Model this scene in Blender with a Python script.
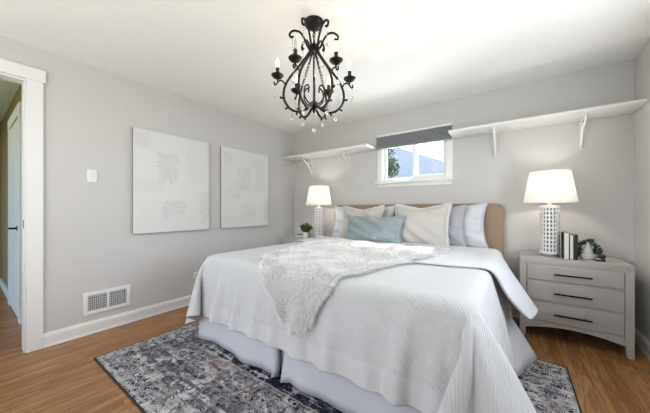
import bpy, bmesh, math, random
from mathutils import Vector, Matrix
from mathutils.bvhtree import BVHTree
random.seed(7)
PI = math.pi
for o in list(bpy.data.objects):
    bpy.data.objects.remove(o)
S = bpy.context.scene
COL = S.collection

# ------------------------------------------------------------------ camera
cd = bpy.data.cameras.new('camera')
cam = bpy.data.objects.new('camera', cd)
COL.objects.link(cam)
cd.sensor_fit = 'HORIZONTAL'; cd.sensor_width = 36.0
cd.lens = 265.126 / 650 * 36
cd.shift_y = 2.884 / 650
cd.clip_start = 0.03
cam.location = (3.117, -3.416, 1.122)
cam.rotation_euler = (PI / 2, 0, 0.625)
S.camera = cam

# ------------------------------------------------------------------ world, sun, large lights, exposure
S.view_settings.view_transform = 'Standard'
S.view_settings.look = 'None'
S.view_settings.gamma = 1.0
S.view_settings.use_curve_mapping = False
S.view_settings.exposure = 0.38
W = bpy.data.worlds.new('sky'); S.world = W; W.use_nodes = True
nt = W.node_tree; nt.nodes.clear()
out = nt.nodes.new('ShaderNodeOutputWorld'); bgn = nt.nodes.new('ShaderNodeBackground')
sky = nt.nodes.new('ShaderNodeTexSky'); sky.sky_type = 'NISHITA'; sky.sun_disc = False
sky.sun_elevation = math.radians(42); sky.sun_rotation = math.radians(5); sky.air_density = 1.0; sky.dust_density = 2.5
bgn.inputs['Strength'].default_value = 0.4
nt.links.new(sky.outputs[0], bgn.inputs['Color']); nt.links.new(bgn.outputs[0], out.inputs['Surface'])

def lamp(name, kind, loc, energy, color=(1, 1, 1), direction=None, **kw):
    l = bpy.data.lights.new(name, kind); l.energy = energy; l.color = color
    for k, v in kw.items(): setattr(l, k, v)
    o = bpy.data.objects.new(name, l); COL.objects.link(o); o.location = loc
    if direction is not None:
        o.rotation_euler = Vector(direction).to_track_quat('-Z', 'Y').to_euler()
    return o
lamp('sun', 'SUN', (2, 6, 8), 9.0, (1.0, .95, .86), (0.12, -1.0, -0.95), angle=math.radians(0.6))
# fill light from two added, unseen windows in the front and right walls
lamp('added_front_window_fill', 'AREA', (1.52, -4.43, 1.45), 27, (1.0, .985, .96), (0, 1, .22), shape='RECTANGLE', size=2.3, size_y=1.3)
lamp('added_side_window_fill', 'AREA', (3.97, -1.7, 1.45), 22, (.90, .95, 1.0), (-1, -.1, .2), shape='RECTANGLE', size=1.1, size_y=1.2)
lamp('back_window_daylight', 'AREA', (2.05, .16, 1.73), 24, (.93, .96, 1.0), (0, -1, -.5), shape='RECTANGLE', size=.82, size_y=.42)
gl = lamp('added_glint_spot', 'SPOT', (2.27, -1.0, .95), 14, (1.0, .98, .94), (.05, -.66, 1.47), spot_size=math.radians(34), spot_blend=.5, shadow_soft_size=.01)  # added patterned spot in place of sunlight reflected onto the ceiling
gl.data.use_nodes = True
_t = gl.data.node_tree; _e = _t.nodes['Emission']; _c = _t.nodes.new('ShaderNodeTexCoord'); _n = _t.nodes.new('ShaderNodeTexNoise'); _r = _t.nodes.new('ShaderNodeMapRange')
_n.inputs['Scale'].default_value = 5.5; _n.inputs['Detail'].default_value = 1.5; _n.inputs['Distortion'].default_value = 1.6
_r.inputs['From Min'].default_value = .42; _r.inputs['From Max'].default_value = .66; _r.inputs['To Min'].default_value = .15; _r.inputs['To Max'].default_value = 1.0
_t.links.new(_c.outputs['Normal'], _n.inputs['Vector']); _t.links.new(_n.outputs['Fac'], _r.inputs['Value']); _t.links.new(_r.outputs[0], _e.inputs['Strength'])
lamp('hall_ceiling_light', 'AREA', (-1.5, -3.6, 2.35), 1.6, (1.0, .68, .36), (0, 0, -1), shape='DISK', size=.3)

# ------------------------------------------------------------------ material helpers
def mat(name, col, rough=.5, metal=0.0, spec=.5, sheen=0, bump=None, var=None, coat=0):
    """bump=(scale, strength, distance); var=(scale, amount) mottles the colour"""
    m = bpy.data.materials.new(name); m.use_nodes = True
    n = m.node_tree; b = n.nodes['Principled BSDF']
    b.inputs['Base Color'].default_value = (*col, 1)
    b.inputs['Roughness'].default_value = rough
    b.inputs['Metallic'].default_value = metal
    b.inputs['Specular IOR Level'].default_value = spec
    if sheen: b.inputs['Sheen Weight'].default_value = sheen
    if coat: b.inputs['Coat Weight'].default_value = coat
    tc = n.nodes.new('ShaderNodeTexCoord')
    if var:
        no = n.nodes.new('ShaderNodeTexNoise'); no.inputs['Scale'].default_value = var[0]; no.inputs['Detail'].default_value = 5
        n.links.new(tc.outputs['Object'], no.inputs['Vector'])
        r = n.nodes.new('ShaderNodeValToRGB')
        r.color_ramp.elements[0].position = .3; r.color_ramp.elements[1].position = .7
        r.color_ramp.elements[0].color = (*[c * (1 - var[1]) for c in col], 1)
        r.color_ramp.elements[1].color = (*[min(1, c * (1 + var[1])) for c in col], 1)
        n.links.new(no.outputs['Fac'], r.inputs['Fac']); n.links.new(r.outputs['Color'], b.inputs['Base Color'])
    if bump:
        no = n.nodes.new('ShaderNodeTexNoise'); no.inputs['Scale'].default_value = bump[0]; no.inputs['Detail'].default_value = 4
        n.links.new(tc.outputs['Object'], no.inputs['Vector'])
        bp = n.nodes.new('ShaderNodeBump'); bp.inputs['Strength'].default_value = bump[1]; bp.inputs['Distance'].default_value = bump[2]
        n.links.new(no.outputs['Fac'], bp.inputs['Height']); n.links.new(bp.outputs['Normal'], b.inputs['Normal'])
    return m

def emit(name, col, strength):
    m = bpy.data.materials.new(name); m.use_nodes = True
    b = m.node_tree.nodes['Principled BSDF']
    b.inputs['Base Color'].default_value = (*col, 1)
    b.inputs['Emission Color'].default_value = (*col, 1); b.inputs['Emission Strength'].default_value = strength
    return m

class G:   # tiny node-graph writer
    def __init__(s, name):
        s.m = bpy.data.materials.new(name); s.m.use_nodes = True; s.t = s.m.node_tree
        s.b = s.t.nodes['Principled BSDF']; s.out = s.t.nodes['Material Output']
    def n(s, kind, **kw):
        x = s.t.nodes.new(kind)
        for k, v in kw.items(): setattr(x, k, v)
        return x
    def l(s, a, b): s.t.links.new(a, b)
    def math(s, op, a, b=None, c=None):
        x = s.n('ShaderNodeMath', operation=op)
        for i, v in enumerate((a, b, c)):
            if v is None: continue
            if isinstance(v, (int, float)): x.inputs[i].default_value = v
            else: s.l(v, x.inputs[i])
        return x.outputs[0]
    def ramp(s, fac, stops):
        r = s.n('ShaderNodeValToRGB'); e = r.color_ramp.elements
        while len(e) < len(stops): e.new(.5)
        for el, (p, c) in zip(e, stops):
            el.position = p; el.color = (*c, 1) if len(c) == 3 else c
        s.l(fac, r.inputs['Fac']); return r.outputs['Color']
    def mix(s, fac, a, b, mode='MIX'):
        x = s.n('ShaderNodeMix', data_type='RGBA', blend_type=mode)
        for i, v in ((0, fac), (6, a), (7, b)):
            if isinstance(v, (int, float)): x.inputs[i].default_value = v
            elif isinstance(v, tuple): x.inputs[i].default_value = (*v, 1)
            else: s.l(v, x.inputs[i])
        return x.outputs[2]
    def noise(s, vec, scale, detail=4, rough=.5, dist=0):
        x = s.n('ShaderNodeTexNoise'); x.inputs['Scale'].default_value = scale; x.inputs['Detail'].default_value = detail
        x.inputs['Roughness'].default_value = rough; x.inputs['Distortion'].default_value = dist
        s.l(vec, x.inputs['Vector']); return x.outputs['Fac']
    def mapping(s, vec, scale=(1, 1, 1), rot=(0, 0, 0), loc=(0, 0, 0)):
        x = s.n('ShaderNodeMapping'); x.inputs['Scale'].default_value = scale; x.inputs['Rotation'].default_value = rot; x.inputs['Location'].default_value = loc
        s.l(vec, x.inputs['Vector']); return x.outputs['Vector']
    def bump(s, h, strength, dist, chain=None):
        x = s.n('ShaderNodeBump'); x.inputs['Strength'].default_value = strength; x.inputs['Distance'].default_value = dist
        s.l(h, x.inputs['Height'])
        if chain is not None: s.l(chain, x.inputs['Normal'])
        return x.outputs['Normal']

M = {}
M['wall'] = mat('warm_grey_wall_paint', (.605, .595, .585), .85, spec=.2, bump=(90, .08, .002))
M['ceil'] = mat('ceiling_paint', (.90, .895, .87), .9, spec=.2, bump=(60, .08, .002))
M['trim'] = mat('white_trim_paint', (.80, .80, .79), .45, spec=.4)
M['hallwall'] = mat('tan_hall_paint', (.34, .25, .14), .85, spec=.2)
M['white_plastic'] = mat('white_plastic', (.82, .82, .82), .35)
M['vinyl'] = mat('white_vinyl', (.82, .83, .83), .35)
M['black_iron'] = mat('black_wrought_iron', (.012, .011, .011), .42, .6, bump=(120, .3, .001))
M['bronze'] = mat('dark_bronze', (.05, .035, .025), .35, .9)
M['steel'] = mat('brushed_steel', (.5, .49, .47), .35, .9)
M['dark'] = mat('painted_opening_shade', (.02, .02, .022), .8)  # near-black colour standing for the shade inside vent and outlet openings
M['slat'] = mat('grey_metal_slat', (.66, .66, .68), .4, .3)
M['ns'] = mat('greige_painted_wood', (.455, .432, .412), .5, spec=.35, bump=(30, .12, .002), var=(6, .04))
M['blackmetal'] = mat('matte_black_metal', (.012, .012, .013), .4, .7)
M['ceramic'] = mat('white_ceramic', (.80, .79, .77), .25, spec=.5)
M['hole_shade'] = mat('grey_lamp_hole_shade', (.16, .15, .145), .6)  # dark colour in place of the shade inside the lamp body
M['blackcover'] = mat('black_book_cloth', (.015, .014, .014), .55)
M['paper'] = mat('cream_paper', (.78, .76, .71), .8, bump=(300, .2, .001))
M['leaf'] = mat('dark_green_leaf', (.035, .065, .035), .45, var=(60, .5))
M['leafbright'] = mat('fresh_green_leaf', (.055, .10, .022), .5, var=(40, .6))
M['soil'] = mat('potting_soil', (.03, .022, .016), .95)
M['headboard'] = mat('tan_linen_upholstery', (.33, .245, .175), .9, spec=.15, sheen=.15, bump=(420, .5, .002), var=(25, .06))
M['mattress'] = mat('white_mattress_ticking', (.8, .8, .8), .8)
M['bedwood'] = mat('dark_bed_frame_wood', (.06, .045, .035), .6)
M['skirt'] = mat('white_cotton_bed_skirt', (.66, .67, .71), .9, spec=.15, bump=(14, .25, .01))
M['duvet'] = mat('white_cotton_duvet', (.64, .65, .675), .9, spec=.15, sheen=.1, bump=(11, .3, .012))
M['pillow_white'] = mat('white_cotton_pillowcase', (.64, .65, .685), .9, spec=.15, bump=(12, .35, .014))
M['pillow_grey'] = mat('pale_grey_linen', (.42, .42, .455), .9, spec=.15, bump=(14, .3, .012))
M['pillow_cream'] = mat('cream_linen', (.54, .515, .48), .95, spec=.1, bump=(16, .4, .012))
M['pillow_trim'] = mat('ivory_flange', (.66, .64, .605), .95, spec=.1, bump=(80, .5, .006))
M['satin'] = mat('blue_grey_satin', (.25, .298, .312), .25, spec=.6, sheen=.4, bump=(6, .6, .035))
M['fur'] = mat('white_faux_fur', (.88, .875, .86), .8, spec=.2, sheen=.3)
M['crystal'] = mat('clear_crystal', (.95, .96, .97), .02)
M['crystal'].node_tree.nodes['Principled BSDF'].inputs['Transmission Weight'].default_value = .9
M['sleeve'] = mat('black_candle_sleeve', (.02, .016, .014), .5)
M['bulb'] = emit('glowing_flame_bulb', (1.0, .62, .26), 7.0)
M['shingle'] = mat('grey_roof_shingle', (.46, .49, .53), .9, var=(9, .12))
M['siding'] = mat('pale_siding', (.75, .78, .8), .8)
M['bark'] = mat('tree_bark', (.10, .075, .05), .9)
M['treeleaf'] = mat('garden_tree_leaf', (.10, .17, .06), .6, var=(3, .4))
M['grass'] = mat('lawn_ground', (.10, .14, .05), .95, var=(2, .3))
M['blind'] = mat('grey_blind_fabric', (.235, .245, .265), .85, bump=(250, .5, .002), var=(60, .08))

def wood_floor():
    g = G('oak_strip_floor'); tc = g.n('ShaderNodeTexCoord')
    v = g.mapping(tc.outputs['Object'], rot=(0, 0, PI / 2))
    br = g.n('ShaderNodeTexBrick'); br.offset = .37; br.offset_frequency = 2; br.squash = 1
    for k, x in (('Scale', 1), ('Mortar Size', .0009), ('Mortar Smooth', .1), ('Bias', 0), ('Brick Width', .95), ('Row Height', .0585)):
        br.inputs[k].default_value = x
    br.inputs['Color1'].default_value = (0, 0, 0, 1); br.inputs['Color2'].default_value = (1, 1, 1, 1); br.inputs['Mortar'].default_value = (.5, .5, .5, 1)
    g.l(v, br.inputs['Vector'])
    tint = br.outputs['Color']
    # offset the grain per board
    add = g.n('ShaderNodeVectorMath', operation='MULTIPLY_ADD')
    g.l(tint, add.inputs[0]); add.inputs[1].default_value = (7.3, 3.1, 5.0); g.l(tc.outputs['Object'], add.inputs[2])
    gv = g.mapping(add.outputs[0], scale=(17, 1.3, 10))
    n1 = g.noise(gv, 1.0, 3, .5, .6)
    rings = g.math('SINE', g.math('MULTIPLY', n1, 42))
    rings = g.math('MULTIPLY_ADD', rings, .5, .5)
    fine = g.noise(g.mapping(add.outputs[0], scale=(240, 5, 10)), 1.0, 3, .6)
    base = g.ramp(tint, [(0, (.30, .130, .038)), (.3, (.43, .215, .074)), (.6, (.49, .262, .102)), (.8, (.35, .158, .050)), (1, (.45, .230, .080))])
    c = g.mix(g.math('MULTIPLY', rings, .72), base, (.19, .082, .026))
    c = g.mix(g.math('MULTIPLY', g.math('SUBTRACT', fine, .35), .7), c, (.17, .075, .025))
    c = g.mix(br.outputs['Fac'], c, (.07, .035, .015))
    g.l(c, g.b.inputs['Base Color'])
    g.l(g.math('MULTIPLY_ADD', fine, .2, .26), g.b.inputs['Roughness'])
    h = g.math('SUBTRACT', g.math('MULTIPLY', rings, .15), br.outputs['Fac'])
    g.l(g.bump(h, .25, .001), g.b.inputs['Normal'])
    return g.m
M['floor'] = wood_floor()

def rug_mat():
    g = G('distressed_rug_pile'); tc = g.n('ShaderNodeTexCoord')
    P = tc.outputs['Object']; sp = g.n('ShaderNodeSeparateXYZ'); g.l(P, sp.inputs[0])
    HX, HY = 1.42, .95
    ax = g.math('SUBTRACT', HX, g.math('ABSOLUTE', sp.outputs[0])); ay = g.math('SUBTRACT', HY, g.math('ABSOLUTE', sp.outputs[1]))
    wob = g.math('MULTIPLY', g.math('SUBTRACT', g.noise(P, 14, 3), .5), .035)
    d = g.math('ADD', g.math('MINIMUM', ax, ay), wob)                      # distance from the rug's edge
    def line(c, w): return g.math('LESS_THAN', g.math('ABSOLUTE', g.math('SUBTRACT', d, c)), w)
    # ornament masks
    vo = g.n('ShaderNodeTexVoronoi'); vo.feature = 'F1'; vo.inputs['Scale'].default_value = 13; g.l(P, vo.inputs['Vector'])
    vb = g.n('ShaderNodeTexVoronoi'); vb.feature = 'DISTANCE_TO_EDGE'; vb.inputs['Scale'].default_value = 9; g.l(P, vb.inputs['Vector'])
    petals = g.math('MULTIPLY_ADD', g.math('SINE', g.math('MULTIPLY', vo.outputs['Distance'], 75)), .5, .5)
    ringm = g.math('LESS_THAN', g.math('ABSOLUTE', g.math('SUBTRACT', vo.outputs['Distance'], .30)), .10)
    stripe = g.noise(g.mapping(P, scale=(4, 40, 1)), 1.0, 5, .7, .4)        # worn along the weft
    stripe2 = g.noise(g.mapping(P, scale=(60, 6, 1)), 1.0, 4, .7, .3)
    blot = g.noise(P, 5.5, 5, .65, 1.2); blot2 = g.noise(P, 17, 4, .7, .8); big = g.noise(P, 2.6, 3, .5)
    # field: navy / charcoal worn to off-white
    wear = g.math('ADD', g.math('MULTIPLY', blot, .55), g.math('ADD', g.math('MULTIPLY', stripe, .62), g.math('MULTIPLY', blot2, .55)))
    wear = g.math('ADD', wear, g.math('MULTIPLY', big, .35))
    wear = g.math('MULTIPLY_ADD', g.math('SUBTRACT', wear, 1.035), 3.0, .46)
    field = g.ramp(wear, [(.0, (.012, .013, .028)), (.44, (.022, .024, .045)), (.52, (.06, .062, .085)), (.60, (.30, .295, .31)), (.72, (.56, .545, .54))])
    # border: off-white ground with dark blots
    bwear = g.math('ADD', g.math('MULTIPLY', blot2, .8), g.math('ADD', g.math('MULTIPLY', stripe, .35), g.math('MULTIPLY', petals, .22)))
    bwear = g.math('MULTIPLY_ADD', g.math('SUBTRACT', bwear, .685), 2.8, .45)
    border = g.ramp(bwear, [(.30, (.022, .024, .045)), (.40, (.10, .10, .13)), (.47, (.40, .385, .38)), (.62, (.60, .58, .57))])
    inb = g.math('LESS_THAN', d, .46)
    c = g.mix(inb, field, g.mix(g.math('MULTIPLY', blot, 1.0), border, field))
    outer = g.math('LESS_THAN', d, .15)
    c = g.mix(outer, c, border)
    mid = g.math('LESS_THAN', g.math('ABSOLUTE', g.math('SUBTRACT', d, .46)), .075)
    c = g.mix(g.math('MULTIPLY', mid, .85), c, border)
    # motif rings and petals
    c = g.mix(g.math('MULTIPLY', ringm, g.math('MULTIPLY', g.math('GREATER_THAN', blot2, .5), .8)), c, (.03, .032, .055))
    c = g.mix(g.math('MULTIPLY', g.math('MULTIPLY', g.math('LESS_THAN', vb.outputs['Distance'], .03), g.math('GREATER_THAN', blot, .52)), .4), c, (.46, .44, .43))
    # guard stripes
    for cc, w, col, k in ((.155, .005, (.44, .34, .30), .5), (.375, .006, (.46, .37, .33), .5), (.545, .006, (.45, .40, .38), .7), (.02, .007, (.5, .49, .48), .5)):
        c = g.mix(g.math('MULTIPLY', line(cc, w), k), c, col)
    # faint rust patches
    rust = g.math('GREATER_THAN', g.noise(P, 5.5, 4, .6, .6), .62)
    c = g.mix(g.math('MULTIPLY', rust, .28), c, (.32, .19, .15))
    # worn threads
    c = g.mix(g.math('MULTIPLY', g.math('GREATER_THAN', stripe2, .62), .3), c, (.50, .49, .49))
    g.l(c, g.b.inputs['Base Color']); g.b.inputs['Roughness'].default_value = .95; g.b.inputs['Specular IOR Level'].default_value = .1
    g.l(g.bump(g.math('ADD', g.noise(P, 300, 2), stripe), .4, .003), g.b.inputs['Normal'])
    return g.m
M['rug'] = rug_mat()
M['rugedge'] = mat('dark_rug_binding', (.025, .025, .032), .9)

def ribbed():
    g = G('ribbed_white_quilt'); uv = g.n('ShaderNodeUVMap'); uv.uv_map = 'UVMap'
    sp = g.n('ShaderNodeSeparateXYZ'); g.l(uv.outputs[0], sp.inputs[0])
    # uv are cloth metres; diagonal pinstripe ribs inside a plain hem border
    s, t = sp.outputs[0], sp.outputs[1]
    rib = g.math('SINE', g.math('MULTIPLY', g.math('ADD', s, t), 2 * PI / .017))
    hem = g.math('MULTIPLY', g.math('GREATER_THAN', t, .12), g.math('LESS_THAN', g.math('ABSOLUTE', s), 1.40))
    h = g.math('MULTIPLY', rib, hem)
    n = g.n('ShaderNodeTexNoise'); n.inputs['Scale'].default_value = 9; n.inputs['Detail'].default_value = 4; g.l(uv.outputs[0], n.inputs['Vector'])
    nb = g.bump(n.outputs['Fac'], .35, .02)
    seam = g.math('LESS_THAN', g.math('ABSOLUTE', g.math('SUBTRACT', t, .12)), .004)
    nb = g.bump(g.math('SUBTRACT', 1, seam), .6, .004, nb)
    g.l(g.bump(h, .42, .0040, nb), g.b.inputs['Normal'])
    g.b.inputs['Base Color'].default_value = (.63, .63, .635, 1); g.b.inputs['Roughness'].default_value = .9; g.b.inputs['Specular IOR Level'].default_value = .15
    return g.m
M['quilt'] = ribbed()

def canvas_mat(seed):
    g = G('white_textured_canvas'); tc = g.n('ShaderNodeTexCoord'); P = tc.outputs['Object']
    sp = g.n('ShaderNodeSeparateXYZ'); g.l(P, sp.inputs[0]); y, z = sp.outputs[1], sp.outputs[2]
    n = g.noise(g.mapping(P, scale=(1, 3, 14), loc=(seed, seed * 2, 0)), 1.5, 6, .65, .8)
    n2 = g.noise(g.mapping(P, scale=(1, 14, 3), loc=(seed * 3, 0, seed)), 1.5, 6, .65, .8)
    def box(y0, y1, z0, z1, w=.02):
        wy = g.math('ADD', y, g.math('MULTIPLY', g.math('SUBTRACT', n, .5), .26)); wz = g.math('ADD', z, g.math('MULTIPLY', g.math('SUBTRACT', n2, .5), .26))
        a = g.math('MULTIPLY', g.math('GREATER_THAN', wy, y0), g.math('LESS_THAN', wy, y1))
        b = g.math('MULTIPLY', g.math('GREATER_THAN', wz, z0), g.math('LESS_THAN', wz, z1))
        return g.math('MULTIPLY', a, b)
    c = (.735, .735, .725); cc = g.mix(n, c, (.69, .69, .685))
    k = seed * .03
    for bx, col, f, nn in (((-.17, .03, .02, .33), (.56, .56, .555), .42, n2), ((-.12, .13, -.36, -.19), (.57, .57, .565), .38, n), ((.30, .40, -.42, -.05), (.64, .64, .63), .6, n),
                       ((-.40, -.24, .34, .50), (.60, .60, .59), .4, n), ((-.40, -.1, -.10, .02), (.64, .64, .64), .5, n), ((.12, .40, .02, .44), (.68, .68, .67), .6, n2)):
        cc = g.mix(g.math('MULTIPLY', box(*[q + k * (.5 if i < 2 else -1) for i, q in enumerate(bx)]), g.math('MULTIPLY_ADD', nn, 1.3, f - .68)), cc, col)
    g.l(cc, g.b.inputs['Base Color']); g.b.inputs['Roughness'].default_value = .85; g.b.inputs['Specular IOR Level'].default_value = .2
    g.l(g.bump(g.math('ADD', n, n2), .35, .006), g.b.inputs['Normal'])
    return g.m

def glass_mat():
    g = G('window_glass'); t = g.n('ShaderNodeBsdfTransparent'); gl = g.n('ShaderNodeBsdfGlossy'); gl.inputs['Roughness'].default_value = .02
    fr = g.n('ShaderNodeFresnel'); fr.inputs['IOR'].default_value = 1.35
    mx = g.n('ShaderNodeMixShader'); g.l(fr.outputs[0], mx.inputs[0]); g.l(t.outputs[0], mx.inputs[1]); g.l(gl.outputs[0], mx.inputs[2])
    g.l(mx.outputs[0], g.out.inputs['Surface']); return g.m
M['glass'] = glass_mat()

def shade_mat():
    g = G('white_linen_lampshade'); d = g.n('ShaderNodeBsdfDiffuse'); d.inputs['Color'].default_value = (.80, .78, .74, 1)
    t = g.n('ShaderNodeBsdfTranslucent'); t.inputs['Color'].default_value = (.86, .82, .76, 1)
    mx = g.n('ShaderNodeMixShader'); mx.inputs[0].default_value = .21; g.l(d.outputs[0], mx.inputs[1]); g.l(t.outputs[0], mx.inputs[2])
    g.l(mx.outputs[0], g.out.inputs['Surface']); return g.m
M['shade'] = shade_mat()

# ------------------------------------------------------------------ geometry helpers
class MB:
    def __init__(s): s.bm = bmesh.new(); s.k = 0
    def box(s, x0, y0, z0, x1, y1, z1, bev=0, seg=2):
        e = .00016 * (s.k % 7); s.k += 1          # keeps overlapping boxes of one mesh from sharing a plane
        x0 -= e; y0 -= e; z0 -= e; x1 += e; y1 += e; z1 += e
        r = bmesh.ops.create_cube(s.bm, size=1)
        vs = r['verts']
        bmesh.ops.scale(s.bm, vec=(x1 - x0, y1 - y0, z1 - z0), verts=vs)
        bmesh.ops.translate(s.bm, vec=((x0 + x1) / 2, (y0 + y1) / 2, (z0 + z1) / 2), verts=vs)
        if bev:
            es = list({e for v in vs for e in v.link_edges})
            bmesh.ops.bevel(s.bm, geom=es, offset=bev, segments=seg, affect='EDGES', profile=.6)
        return s
    def tube(s, pts, rad, n=8, cap=True):
        pts = [Vector(p) for p in pts]; rings = []
        up = None
        for i, p in enumerate(pts):
            d = (pts[min(i + 1, len(pts) - 1)] - pts[max(i - 1, 0)]).normalized()
            if up is None: up = d.orthogonal().normalized()
            up = (up - d * up.dot(d)).normalized(); w = d.cross(up)
            r = rad[i] if isinstance(rad, (list, tuple)) else rad
            rings.append([s.bm.verts.new(p + (up * math.cos(2 * PI * k / n) + w * math.sin(2 * PI * k / n)) * r) for k in range(n)])
        for a, b in zip(rings, rings[1:]):
            for k in range(n): s.bm.faces.new((a[k], a[(k + 1) % n], b[(k + 1) % n], b[k]))
        if cap:
            s.bm.faces.new(rings[0][::-1]); s.bm.faces.new(rings[-1])
        return s
    def lathe(s, prof, c=(0, 0, 0), n=24, cap=True):
        c = Vector(c); rings = []
        for r, z in prof:
            if r < 1e-6:
                rings.append([s.bm.verts.new(c + Vector((0, 0, z)))] * n); continue
            rings.append([s.bm.verts.new(c + Vector((r * math.cos(2 * PI * k / n), r * math.sin(2 * PI * k / n), z))) for k in range(n)])
        for a, b in zip(rings, rings[1:]):
            for k in range(n):
                f = []
                for q in (a[k], a[(k + 1) % n], b[(k + 1) % n], b[k]):
                    if q not in f: f.append(q)
                if len(f) > 2: s.bm.faces.new(f)
        if cap:
            if prof[0][0] > 1e-5: s.bm.faces.new(rings[0][::-1])
            if prof[-1][0] > 1e-5: s.bm.faces.new(rings[-1])
        return s
    def prism(s, poly, axis, a, b):
        """poly in the two other axes, extruded along axis from a to b"""
        def mk(p, t):
            q = {'x': (t, p[0], p[1]), 'y': (p[0], t, p[1]), 'z': (p[0], p[1], t)}[axis]; return s.bm.verts.new(q)
        A = [mk(p, a) for p in poly]; B = [mk(p, b) for p in poly]; n = len(poly)
        s.bm.faces.new(A[::-1]); s.bm.faces.new(B)
        for k in range(n): s.bm.faces.new((A[k], A[(k + 1) % n], B[(k + 1) % n], B[k]))
        return s
    def ball(s, c, r, sub=2, sc=(1, 1, 1)):
        q = bmesh.ops.create_icosphere(s.bm, subdivisions=sub, radius=r)
        bmesh.ops.scale(s.bm, vec=sc, verts=q['verts']); bmesh.ops.translate(s.bm, vec=c, verts=q['verts']); return s
    def build(s, name, m, parent=None, smooth=True, loc=None, weld=False):
        if weld: bmesh.ops.remove_doubles(s.bm, verts=s.bm.verts, dist=1e-6)
        bmesh.ops.recalc_face_normals(s.bm, faces=s.bm.faces)
        me = bpy.data.meshes.new(name); s.bm.to_mesh(me); s.bm.free()
        me.materials.append(m)
        if smooth:
            for p in me.polygons: p.use_smooth = True
            try: me.set_sharp_from_angle(angle=math.radians(38))
            except Exception: pass
        o = bpy.data.objects.new(name, me); COL.objects.link(o)
        if parent: o.parent = parent
        if loc: o.location = loc
        return o

def pydata(name, verts, faces, m, parent=None, smooth=True):
    me = bpy.data.meshes.new(name); me.from_pydata(verts, [], faces); me.materials.append(m)
    if smooth:
        for p in me.polygons: p.use_smooth = True
    o = bpy.data.objects.new(name, me); COL.objects.link(o)
    if parent: o.parent = parent
    return o
def thing(name, label, cat, loc=(0, 0, 0), rz=0, group=None):
    o = bpy.data.objects.new(name, None); COL.objects.link(o); o.location = loc; o.rotation_euler = (0, 0, rz)
    o.empty_display_size = .1; tag(o, label, cat, group); return o
def tag(o, label, cat, group=None):
    o['label'] = label; o['category'] = cat
    if group: o['group'] = group
    return o
def struct(o, label=None):
    o['kind'] = 'structure'
    if label: o['label'] = label
    return o
def dup(root, loc, label, rz=0):
    r = root.copy(); COL.objects.link(r); r.location = loc; r.rotation_euler = (0, 0, rz); r['label'] = label
    for ch in list(root.children):
        c = ch.copy(); COL.objects.link(c); c.parent = r
        for g in list(ch.children):
            d = g.copy(); COL.objects.link(d); d.parent = c
    return r
def catmull(P, n=8, closed=False):
    P = [Vector(p) for p in P]; out = []
    for i in range(len(P) - 1):
        p0 = P[max(i - 1, 0)]; p1 = P[i]; p2 = P[i + 1]; p3 = P[min(i + 2, len(P) - 1)]
        for k in range(n):
            t = k / n
            out.append(.5 * ((2 * p1) + (p2 - p0) * t + (2 * p0 - 5 * p1 + 4 * p2 - p3) * t * t + (3 * p1 - p0 - 3 * p2 + p3) * t ** 3))
    out.append(P[-1]); return out

# ------------------------------------------------------------------ room shell
RX, RY, H = 3.941, -4.45, 2.42
struct(MB().box(-3.2, RY - .15, -.10, RX + .15, .15, 0).build('floor', M['floor']))
struct(MB().box(-3.2, RY - .15, H, RX + .15, .15, H + .1).build('ceiling', M['ceil']))
OX0, OX1, OZ0, OZ1 = 1.585, 2.485, 1.495, 2.10         # back window opening
struct(MB().box(-.12, 0, 0, OX0, .15, H).box(OX1, 0, 0, RX + .15, .15, H).box(OX0, 0, 0, OX1, .15, OZ0).box(OX0, 0, OZ1, OX1, .15, H).build('wall_back', M['wall'], smooth=False))
DY0, DY1, DZ = -3.098, -3.95, 2.145                    # doorway in the left wall
struct(MB().box(-.12, DY0, 0, 0, 0, H).box(-.12, DY1, DZ, 0, DY0, H).box(-.12, RY, 0, 0, DY1, H).build('wall_left', M['wall'], smooth=False))
SY0, SY1, SZ0, SZ1 = -2.30, -1.10, .84, 2.07           # unseen side window added in the right wall to light the bed
struct(MB().box(RX, SY1, 0, RX + .15, 0, H).box(RX, RY, 0, RX + .15, SY0, H).box(RX, SY0, 0, RX + .15, SY1, SZ0).box(RX, SY0, SZ1, RX + .15, SY1, H).build('wall_right', M['wall'], smooth=False))
FX0, FX1, FZ0, FZ1 = .35, 2.69, .78, 2.12             # unseen front window added behind the camera for slanting fill light
struct(MB().box(-.12, RY - .15, 0, FX0, RY, H).box(FX1, RY - .15, 0, RX + .15, RY, H).box(FX0, RY - .15, 0, FX1, RY, FZ0).box(FX0, RY - .15, FZ1, FX1, RY, H).build('wall_front', M['wall'], smooth=False))

def baseboard(name, a, b, axis, fixed, sgn):
    prof = [(0, 0), (.019, 0), (.019, .008), (.014, .02), (.014, .085), (.011, .098), (.006, .106), (.004, .114), (0, .114)]
    poly = [(fixed + sgn * p, z) for p, z in prof]
    struct(MB().prism(poly, axis, a, b).build(name, M['trim'], smooth=False))
baseboard('baseboard_left', -3.01, 0, 'y', 0, 1)
baseboard('baseboard_back', .02, RX - .02, 'x', 0, -1)
baseboard('baseboard_right', RY + .02, 0, 'y', RX, -1)
baseboard('baseboard_front', 0, RX, 'x', RY, 1)

# doorway casing and jamb (left wall)
c = MB()
c.box(0, -3.102, 0, .02, -3.010, 2.144, .003).box(0, -4.07, 0, .02, -3.976, 2.144, .003).box(0, -4.08, 2.144, .026, -2.998, 2.24, .003)
struct(c.build('trim_1', M['trim'], smooth=False))
j = MB().box(-.118, -3.113, 0, -.001, -3.099, 2.144).box(-.118, -3.949, 0, -.001, -3.935, 2.144).box(-.117, -3.949, 2.130, -.002, -3.0995, 2.1445)
jamb = struct(j.build('trim_2', M['trim'], smooth=False))
MB().box(-.034, -3.1155, .975, -.006, -3.1125, 1.04).build('strike_plate', M['bronze'], jamb)

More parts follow.
